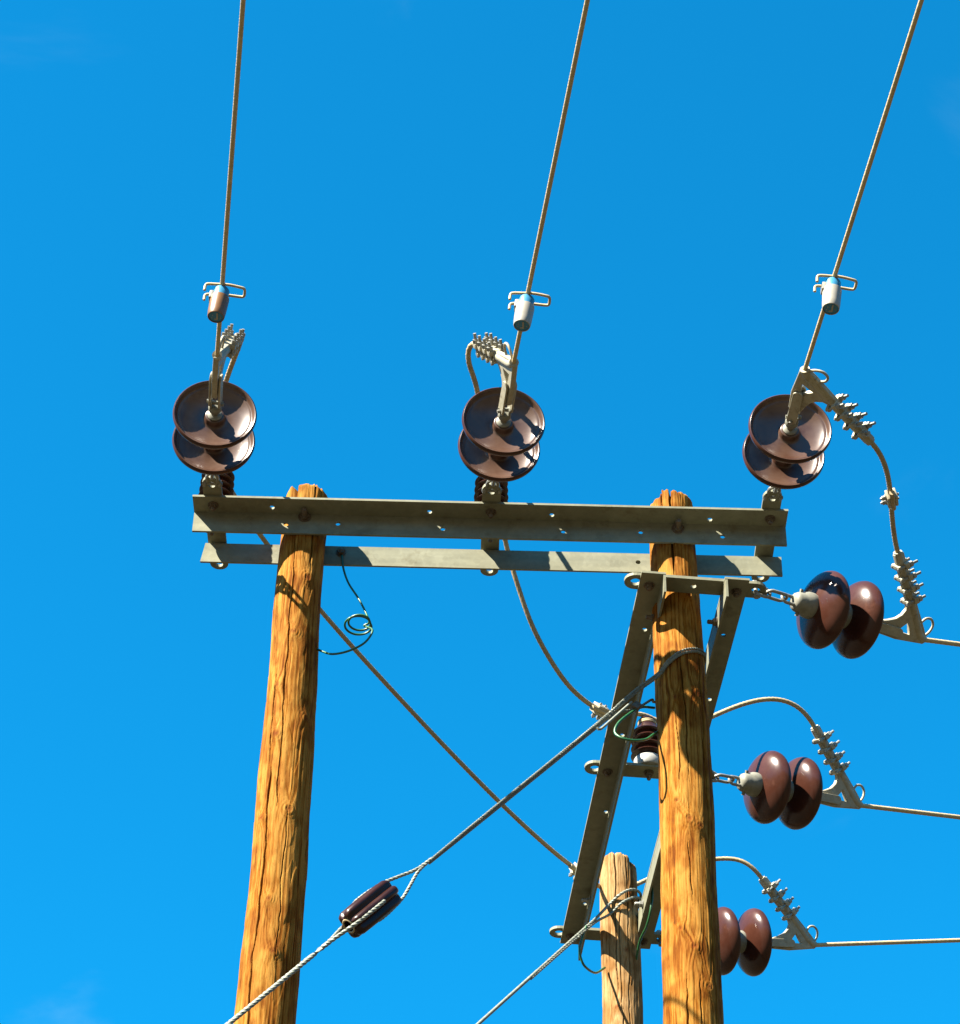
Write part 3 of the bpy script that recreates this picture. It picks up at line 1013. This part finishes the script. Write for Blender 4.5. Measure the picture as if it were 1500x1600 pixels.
POST, PH = post_proto(6)
POST_SHORT, PH_SHORT = post_proto(4)
post_at = [Vector((-0.837, 6.078, ZT + 0.0185)), Vector((TABX[1], 6.078, ZT + 0.0185)), AM @ Vector((0.038, 0.865, 0.0112))]
for i, (p, lb) in enumerate(zip(post_at, (
        'ribbed brown post insulator behind left end of the crossarm, under the dishes',
        'ribbed brown post insulator behind the middle of the crossarm',
        'ribbed brown post insulator with pale base, beside the right pole on the side arm'))):
    o = POST_SHORT if i == 2 else POST if i == 0 else copy_tree(POST)
    o.location = p
    tag(o, lb, 'insulator', 'post insulators')

# ------------------------------------------------------------------ jumpers
top = [p + Vector((0, 0, h + 0.004)) for p, h in zip(post_at, (PH, PH, PH_SHORT))]
def bez(p0, p1, p2, p3, n=24):
    """cubic curve from p0 to p3"""
    return [p0 * (1 - t) ** 3 + p1 * (3 * t * (1 - t) ** 2) + p2 * (3 * t * t * (1 - t)) + p3 * t ** 3 for t in [k / n for k in range(n + 1)]]


def tail(i, k=0.0):
    return T_END[i] + T_DIR[i] * k


def resample(pts, step=0.014):
    """even spacing along a polyline"""
    out, acc = [pts[0]], 0.0
    for a_, b_ in zip(pts, pts[1:]):
        L = (b_ - a_).length
        while acc + L >= step:
            f = (step - acc) / L
            a_ = a_.lerp(b_, f)
            out.append(a_)
            L = (b_ - a_).length
            acc = 0.0
        acc += L
    return out + [pts[-1]]


A5 = at(1105, 1344, Y=7.99)
j0 = spline([tail(0, -0.05), tail(0), tail(0, 0.03), tail(0, 0.055) + Vector((0, 0.012, -0.006)), Vector((TABX[0] + 0.02, 5.74, 7.09)), top[0] + Vector((0.004, -0.10, 0.006)),
             top[0] + Vector((0.004, 0.06, 0.0)), at(404, 832, Y=6.32), at(508, 962, Y=6.68), at(640, 1108, Y=6.98), at(765, 1238, Y=7.28), at(850, 1318, Y=7.50), at(906, 1362, Y=7.66),
             at(960, 1392, Y=7.93), at(1040, 1362, Y=7.98), A5])
j0 += bez(A5, at(1150, 1338, Y=8.0), tail(5, 0.09), tail(5))[1:] + [tail(5, -0.05)]
strand(resample(j0), 0.0086, 'jumper_wire', 'long tan jumper wire sloping from left crossarm end down to farthest pole', 'wire', 'jumper', 'jumper wires')
A4 = at(1100, 1126, Y=6.93)
j1 = spline([tail(1, -0.05), tail(1), tail(1, 0.025), tail(1, 0.045) + Vector((-0.008, 0.012, -0.010)), tail(1, 0.055) + Vector((-0.006, 0.05, -0.035)), at(746, 612, Y=5.64), at(756, 690, Y=5.86), top[1] + Vector((0.0, -0.05, 0.004)),
             top[1] + Vector((0.012, 0.08, -0.006)), at(789, 842, Y=6.36), at(806, 905, Y=6.44), at(835, 985, Y=6.54), at(878, 1058, Y=6.66), at(918, 1098, Y=6.75), at(955, 1114, Y=6.84),
             top[2] + Vector((-0.02, -0.015, 0.0)), top[2] + Vector((0.06, 0.02, -0.004)), A4])
j1 += bez(A4, at(1170, 1092, Y=6.95), tail(4, 0.17), tail(4))[1:] + [tail(4, -0.05)]
strand(resample(j1), 0.0086, 'jumper_wire', 'tan jumper wire hanging from middle of crossarm and arching past the right pole', 'wire', 'jumper', 'jumper wires')
j2c = bez(tail(2), tail(2, 0.13), tail(3, 0.15), tail(3), 40)
strand(resample([tail(2, -0.05)] + j2c + [tail(3, -0.05)]), 0.0084, 'jumper_wire', 'short tan jumper wire curving down at right between two strain clamps', 'wire', 'jumper', 'jumper wires')


def groove_clamp(p, d, label):
    """parallel-groove clamp with a cut wire end beside the jumper"""
    d = Vector(d).normalized()
    mx = frame(d, Vector((0, -0.66, -0.75)), p)
    root = thing('wire_clamp', p, label, 'cable clamp', 'parallel-groove clamps', mx=mx)
    MB().box((0, 0.010, 0.012), (0.058, 0.034, 0.009), None, 0.003).build('upper_jaw', 'cast', root, 40)
    MB().box((0, 0.010, -0.012), (0.058, 0.034, 0.009), None, 0.003).build('lower_jaw', 'cast', root, 40)
    for sx in (-0.013, 0.013):
        bolt_shape(Matrix.Translation((sx, 0.010, 0.017)), r=0.004, out=0.018, nut=0.0075, tail=0.04).build('bolt', 'fitting', root, 40)
    MB().tube([(-0.055, 0.022, 0), (0.045, 0.022, 0)], 0.0084, 14).build('wire_end', 'jumper', root, 50)


groove_clamp(at(935, 1107, Y=6.80), at(955, 1114, Y=6.84) - at(918, 1098, Y=6.75), 'small bolted wire clamp on jumper left of the side arm, upper one')
groove_clamp(at(902, 1359, Y=7.65), at(906, 1362, Y=7.66) - at(850, 1318, Y=7.50), 'small bolted wire clamp on jumper left of the side arm, lower one')
groove_clamp(j2c[21], j2c[24] - j2c[18], 'small bolted wire clamp on the short right jumper')

# ------------------------------------------------------------------ fault indicators clipped on the wires
ind_px = (351, 829, 1310)
ind_py = (452, 466, 440)
i_lab = ['sun-browned amber cylinder indicator clipped on the left overhead wire',
         'cream and blue cylinder indicator clipped on the middle overhead wire',
         'cream and blue cylinder indicator clipped on the right overhead wire']
for i in range(3):
    p0, d0 = MAIN_W[i]
    q = at(ind_px[i], ind_py[i], Z=p0.z + 0.002)
    c = p0 + d0 * (q - p0).dot(d0)
    tilt = Matrix.Rotation(R((4, 7, 7)[i]), 4, 'Y') @ Matrix.Rotation(R((2, -3, 1)[i]), 4, 'Z')
    mx = Matrix.Translation(c) @ tilt @ Matrix.Scale(0.92, 4)
    root = thing('fault_indicator', c, i_lab[i], 'line indicator', 'indicators clipped on the overhead wires', mx=mx)
    body_m = 'amber' if i == 0 else 'cream'
    MB().lathe([(0.021, -0.040), (0.0285, -0.041), (0.0290, -0.046), (0.0275, -0.100), (0.0262, -0.118), (0.0250, -0.121), (0.0232, -0.121), (0.0228, -0.112), (0.0, -0.112)], 32).build('housing', body_m, root, 40)
    MB().lathe([(0.0, -0.004), (0.022, -0.004), (0.0245, -0.009), (0.0245, -0.042), (0.02, -0.044)], 32).build('collar', 'blue', root, 40)
    lens = MB().lathe([(0.0, -0.1195), (0.012, -0.1193), (0.0228, -0.1180)], 28).build('lens', 'blue', root, 40)
    mk_ = MB()
    mk_.box((0.004, -0.003, -0.1200), (0.005, 0.026, 0.003), bev=0.0008)
    mk_.box((0.0, 0.009, -0.1198), (0.010, 0.004, 0.003), bev=0.0008)
    for dx, dy in ((-0.012, 0.004), (-0.010, -0.006), (0.014, 0.002)):
        mk_.lathe([(0, -0.0185), (0.0016, -0.0185), (0.0016, -0.015), (0, -0.015)], 8, Matrix.Translation((dx, dy, -0.1022)))
    mk_.build('lens_mark', 'cream', lens, 40)
    MB().box((-0.024, 0, -0.036), (0.018, 0.030, 0.030), None, 0.004).build('clip_block', 'cream' if i else 'fitting', root, 40)
    lp = [(-0.048, -0.019, -0.030), (-0.048, -0.019, -0.008), (-0.040, -0.019, -0.002), (-0.01, -0.0195, 0.0), (0.02, -0.0215, 0.0), (0.055, -0.017, -0.001), (0.068, -0.012, -0.001), (0.070, 0.0, -0.002),
          (0.067, 0.017, -0.004), (0.055, 0.0205, -0.004), (0.02, 0.019, -0.004), (-0.015, 0.019, -0.006), (-0.042, 0.019, -0.008), (-0.050, 0.019, -0.014), (-0.050, 0.019, -0.034)]
    MB().tube(spline(lp, 0.004), 0.0044, 8).build('spring_loop', 'wire', root, 60)

# ------------------------------------------------------------------ guy wires
GDIR_PLAN = Vector((-0.90, -0.36, 0)).normalized()
st0 = at(1016, 1064, Y=6.035)
ray_t = at(578, 1420, Y=6.0)


def guy_slope(start, px, py):
    """fall per metre of plan so that the guy passes the insulator"""
    best = None
    for L in np.linspace(0.2, 1.6, 700):
        q = start + GDIR_PLAN * float(L)
        w = at(px, py, Y=q.y)
        e = abs(w.x - q.x)
        if best is None or e < best[0]:
            best = (e, float(L), w.z)
    return best[1], (best[2] - start.z) / best[1]


Lg, kz = guy_slope(st0, 578, 1420)
GD = (GDIR_PLAN + Vector((0, 0, kz))).normalized()
ins_c = st0 + GD * (Lg / GDIR_PLAN.length * math.sqrt(1 + kz * kz))
rp = 0.0745


def on_pole(P, th, z, r):
    return Vector((P[0] + r * math.sin(th), P[1] - r * math.cos(th), z))


zf = at(1060, 1020, Y=6.0).z
loop = [on_pole(P2, 2.6, zf + 0.03, rp + 0.008), on_pole(P2, 2.0, zf + 0.030, rp + 0.007), on_pole(P2, 1.5, zf + 0.030, rp + 0.006), on_pole(P2, 1.0, zf + 0.022, rp + 0.006), on_pole(P2, 0.5, zf + 0.008, rp + 0.006),
        on_pole(P2, 0.0, zf - 0.012, rp + 0.007), on_pole(P2, -0.5, zf - 0.045, rp + 0.009), on_pole(P2, -0.85, zf - 0.075, rp + 0.012)]
gsplit = st0 + GD * 0.22
mbg = MB()
side_v = GD.cross(Vector((0, 1, 0))).normalized()
upper_end = ins_c - GD * 0.20
up2 = Vector((0, -0.003, 0.0088))
mbg.tube(spline([q + up2 for q in loop] + [st0 + GD * 0.06 + up2, st0 + GD * 0.14 + up2 * 0.8, gsplit + up2 * 0.4, gsplit + GD * 0.2], 0.008), 0.0046, 15, twist=22, lobes=5, lobe=0.38)
mbg.tube(spline(loop + [st0 + GD * 0.06, st0 + GD * 0.14, gsplit, gsplit + GD * 0.25, gsplit + GD * 0.6, upper_end - GD * 0.05 + side_v * 0.002], 0.008), 0.0054, 18, twist=18, lobes=6, lobe=0.38)
back_loop = [on_pole(P2, 2.6, zf - 0.02, rp + 0.008), on_pole(P2, 3.4, zf - 0.06, rp + 0.008), on_pole(P2, 4.2, zf - 0.10, rp + 0.008), on_pole(P2, 4.75, zf - 0.125, rp + 0.010), st0 + GD * 0.075 + Vector((0.0, 0.02, -0.045)),
             st0 + GD * 0.16 + Vector((0, 0.008, -0.018)), gsplit + Vector((0, 0.004, -0.009)), gsplit + GD * 0.25 + Vector((0, 0.004, -0.008)), gsplit + GD * 0.6 + Vector((0, 0.004, -0.007)), upper_end - GD * 0.05 + Vector((0, 0.003, -0.006))]
mbg.tube(spline(back_loop, 0.008), 0.0048, 18, twist=18, lobes=6, lobe=0.38)
# free tail of the wrap
mbg.tube(spline([st0 + GD * 0.10 + Vector((0, -0.004, -0.024)), st0 + GD * 0.18 + Vector((0, -0.008, -0.030)), st0 + GD * 0.26 + Vector((0, -0.01, -0.034)), st0 + GD * 0.275 + Vector((0, -0.01, -0.020))], 0.008), 0.004, 10)
# two legs to the strain insulator
for sg in (-1, 1):
    mbg.tube(spline([upper_end - GD * 0.06, upper_end + side_v * (0.004 * sg), upper_end + GD * 0.06 + side_v * (0.022 * sg), upper_end + GD * 0.11 + side_v * (0.036 * sg), ins_c - GD * 0.02 + side_v * (0.043 * sg),
                     ins_c + GD * 0.02 + side_v * (0.040 * sg), ins_c + GD * 0.035 + side_v * (0.02 * sg)], 0.008), 0.0052, 14, twist=16, lobes=5, lobe=0.25)
og = mbg.build('guy_wire', 'guy', None, 60, st0)
og.location = st0
tag(og, 'twisted guy wire from right pole sloping down-left to the brown strain insulator', 'guy wire', 'guy wires')

clip = MB().box((0, 0, 0), (0.026, 0.022, 0.020), frame(GD, side_v, st0 + GD * 0.075 + Vector((0, 0.012, -0.043))), 0.003)
clip.build('guy_clip', 'bolt', og, 40, st0)
lower0 = ins_c + GD * 0.17
mbl = MB()
perp = GD.cross(side_v).normalized()
for sg in (-1, 1):
    v_ = (side_v * 0.6 + perp * 0.8)
    mbl.tube(spline([ins_c - GD * 0.035 + v_ * (0.02 * sg), ins_c - GD * 0.02 + v_ * (0.042 * sg), ins_c + GD * 0.03 + v_ * (0.044 * sg), ins_c + GD * 0.09 + v_ * (0.036 * sg), ins_c + GD * 0.14 + v_ * (0.013 * sg), lower0 + v_ * (0.0055 * sg), lower0 + GD * 0.06 + v_ * (0.0052 * sg), lower0 + GD * 0.5 + v_ * (0.005 * sg), lower0 + GD * 0.9 + v_ * (0.004 * sg)], 0.008), 0.0060, 14, twist=14, lobes=5, lobe=0.25)
far = (ins_c.z) / -GD.z
mbl.tube([lower0 + GD * 0.8, lower0 + GD * 2.5, ins_c + GD * (far + 0.2)], 0.006, 10)
ol = mbl.build('guy_wire', 'guy', None, 60, lower0)
ol.location = lower0
tag(ol, 'twisted guy wire below the brown strain insulator, running to lower left', 'guy wire', 'guy wires')

# brown strain insulator: fluted body with cable channels
im = zframe(GD, side_v, ins_c)
gi = thing('guy_strain_insulator', ins_c, 'dark brown fluted strain insulator threaded on the sloping guy wire', 'insulator', mx=im)
b_ = MB()
b_.lathe([(0.0, -0.070), (0.020, -0.070), (0.020, -0.086), (0.029, -0.088), (0.038, -0.083), (0.0425, -0.072), (0.0435, -0.03), (0.0435, 0.03), (0.0425, 0.072), (0.038, 0.083), (0.029, 0.088), (0.020, 0.086), (0.020, 0.060), (0.0, 0.060)],
         64, None, (6, 0.30))
b_.build('fluted_body', 'glaze_dark', gi, 45)
b_ = MB()
b_.tube([(0.0185 * math.cos(t), 0.0185 * math.sin(t), 0.0872) for t in np.linspace(0, 2 * math.pi, 26, endpoint=False)], 0.0032, 8, True)
b_.build('end_ring', 'jumper', gi, 60)

# guy of the farthest pole
r3 = 0.0735
z3 = at(975, 1392, Y=7.775).z
pts = [on_pole(P3, 2.4, z3 + 0.02, r3 + 0.006), on_pole(P3, 1.6, z3 + 0.022, r3 + 0.006), on_pole(P3, 1.0, z3 + 0.018, r3 + 0.006), on_pole(P3, 0.5, z3 + 0.006, r3 + 0.006), on_pole(P3, 0.0, z3 - 0.022, r3 + 0.006), on_pole(P3, -0.5, z3 - 0.06, r3 + 0.008)]
e3 = at(930, 1436, Y=7.66)
GD3 = (at(862, 1497, Y=7.50) - e3).normalized()
mb3 = MB()
mb3.tube(spline(pts + [e3, e3 + GD3 * 0.15, e3 + GD3 * 0.5], 0.008), 0.0058, 14, twist=14, lobes=5, lobe=0.25)
dn = Vector((0, 0, -0.020))
pts = [on_pole(P3, 2.4, z3 - 0.02, r3 + 0.006), on_pole(P3, 1.5, z3 - 0.004, r3 + 0.006), on_pole(P3, 0.9, z3 - 0.012, r3 + 0.006), on_pole(P3, 0.4, z3 - 0.036, r3 + 0.006), on_pole(P3, 0.0, z3 - 0.062, r3 + 0.006), on_pole(P3, -0.45, z3 - 0.10, r3 + 0.008)]
mb3.tube(spline(pts + [e3 + Vector((0, -0.004, -0.016)), e3 + GD3 * 0.15 + Vector((0, -0.004, -0.012)), e3 + GD3 * 0.5 + Vector((0, -0.004, -0.010))], 0.008), 0.0052, 14, twist=14, lobes=5, lobe=0.25)
far = (e3.z) / -GD3.z
mb3.tube([e3 + GD3 * 0.45, e3 + GD3 * 2, e3 + GD3 * (far + 0.2)], 0.006, 10)
o3 = mb3.build('guy_wire', 'guy', None, 60, e3)
o3.location = e3
tag(o3, 'twisted guy wire looped round the farthest pole near the bottom edge', 'guy wire', 'guy wires')

# ------------------------------------------------------------------ green earth wires
cpts = [at(534, 868, Y=6.14), at(537, 890, Y=6.12), at(545, 912, Y=6.10), at(560, 935, Y=6.08), at(571, 956, Y=6.07)]
cc = at(558, 979, Y=6.06)
for k in range(0, 26):
    t = -0.6 + k * 2 * math.pi / 11
    rr_ = 0.040 - 0.0006 * k
    dd = 0.0016 * k
    cpts.append(cc + Vector((rr_ * math.cos(t) * 1.1 + 0.0004 * k, -dd + rr_ * math.sin(t) * 0.62, -rr_ * math.sin(t) * 0.42 - 0.0003 * k)))
cpts += [at(582, 985, Y=6.0), at(570, 1004, Y=5.995), at(545, 1017, Y=6.0), at(520, 1022, Y=6.02), at(504, 1018, Y=6.05), Vector((P1[0] + 0.05, 6.06, at(500, 1010, Y=6.06).z))]
mbw = MB().tube(spline(cpts, 0.005), 0.0034, 8)
ow = mbw.build('earth_wire', 'green', None, 60, cpts[0])
ow.location = cpts[0]
tag(ow, 'thin green wire coiled in a loop between crossarm and left pole', 'wire', 'green earth wires')
lp = [at(1022, 1106, Y=6.11), at(1003, 1105, Y=6.06), at(985, 1114, Y=6.0), at(966, 1130, Y=5.97), at(961, 1145, Y=5.96), at(974, 1154, Y=5.95), at(993, 1157, Y=5.96), at(1010, 1155, Y=5.99), at(1022, 1147, Y=6.04), at(1034, 1140, Y=6.09)]
mbw = MB().tube(spline(lp, 0.005), 0.0042, 8)
ow = mbw.build('earth_wire', 'green', None, 60, lp[0])
ow.location = lp[0]
tag(ow, 'thin green wire looping out at left of the right pole below the guy', 'wire', 'green earth wires')
lp = [at(1018, 1378, Y=7.60), at(1019, 1400, Y=7.60), at(1016, 1425, Y=7.61), at(1010, 1448, Y=7.65), at(1000, 1470, Y=7.74), at(994, 1500, Y=7.80)]
mbw = MB().tube(spline(lp, 0.006), 0.0042, 8)
ow = mbw.build('earth_wire', 'green', None, 60, lp[0])
ow.location = lp[0]
tag(ow, 'thin green wire hanging beside the right face of farthest pole', 'wire', 'green earth wires')
lp = [at(916, 1447, Y=7.62), at(911, 1462, Y=7.61), at(906, 1480, Y=7.6), at(907, 1495, Y=7.6), at(914, 1510, Y=7.62), at(930, 1520, Y=7.7), at(945, 1512, Y=7.79)]
mbw = MB().tube(spline(lp, 0.006), 0.0042, 8)
ow = mbw.build('earth_wire', 'green', None, 60, lp[0])
ow.location = lp[0]
tag(ow, 'thin green wire drooping under the far guy wire left of farthest pole', 'wire', 'green earth wires')
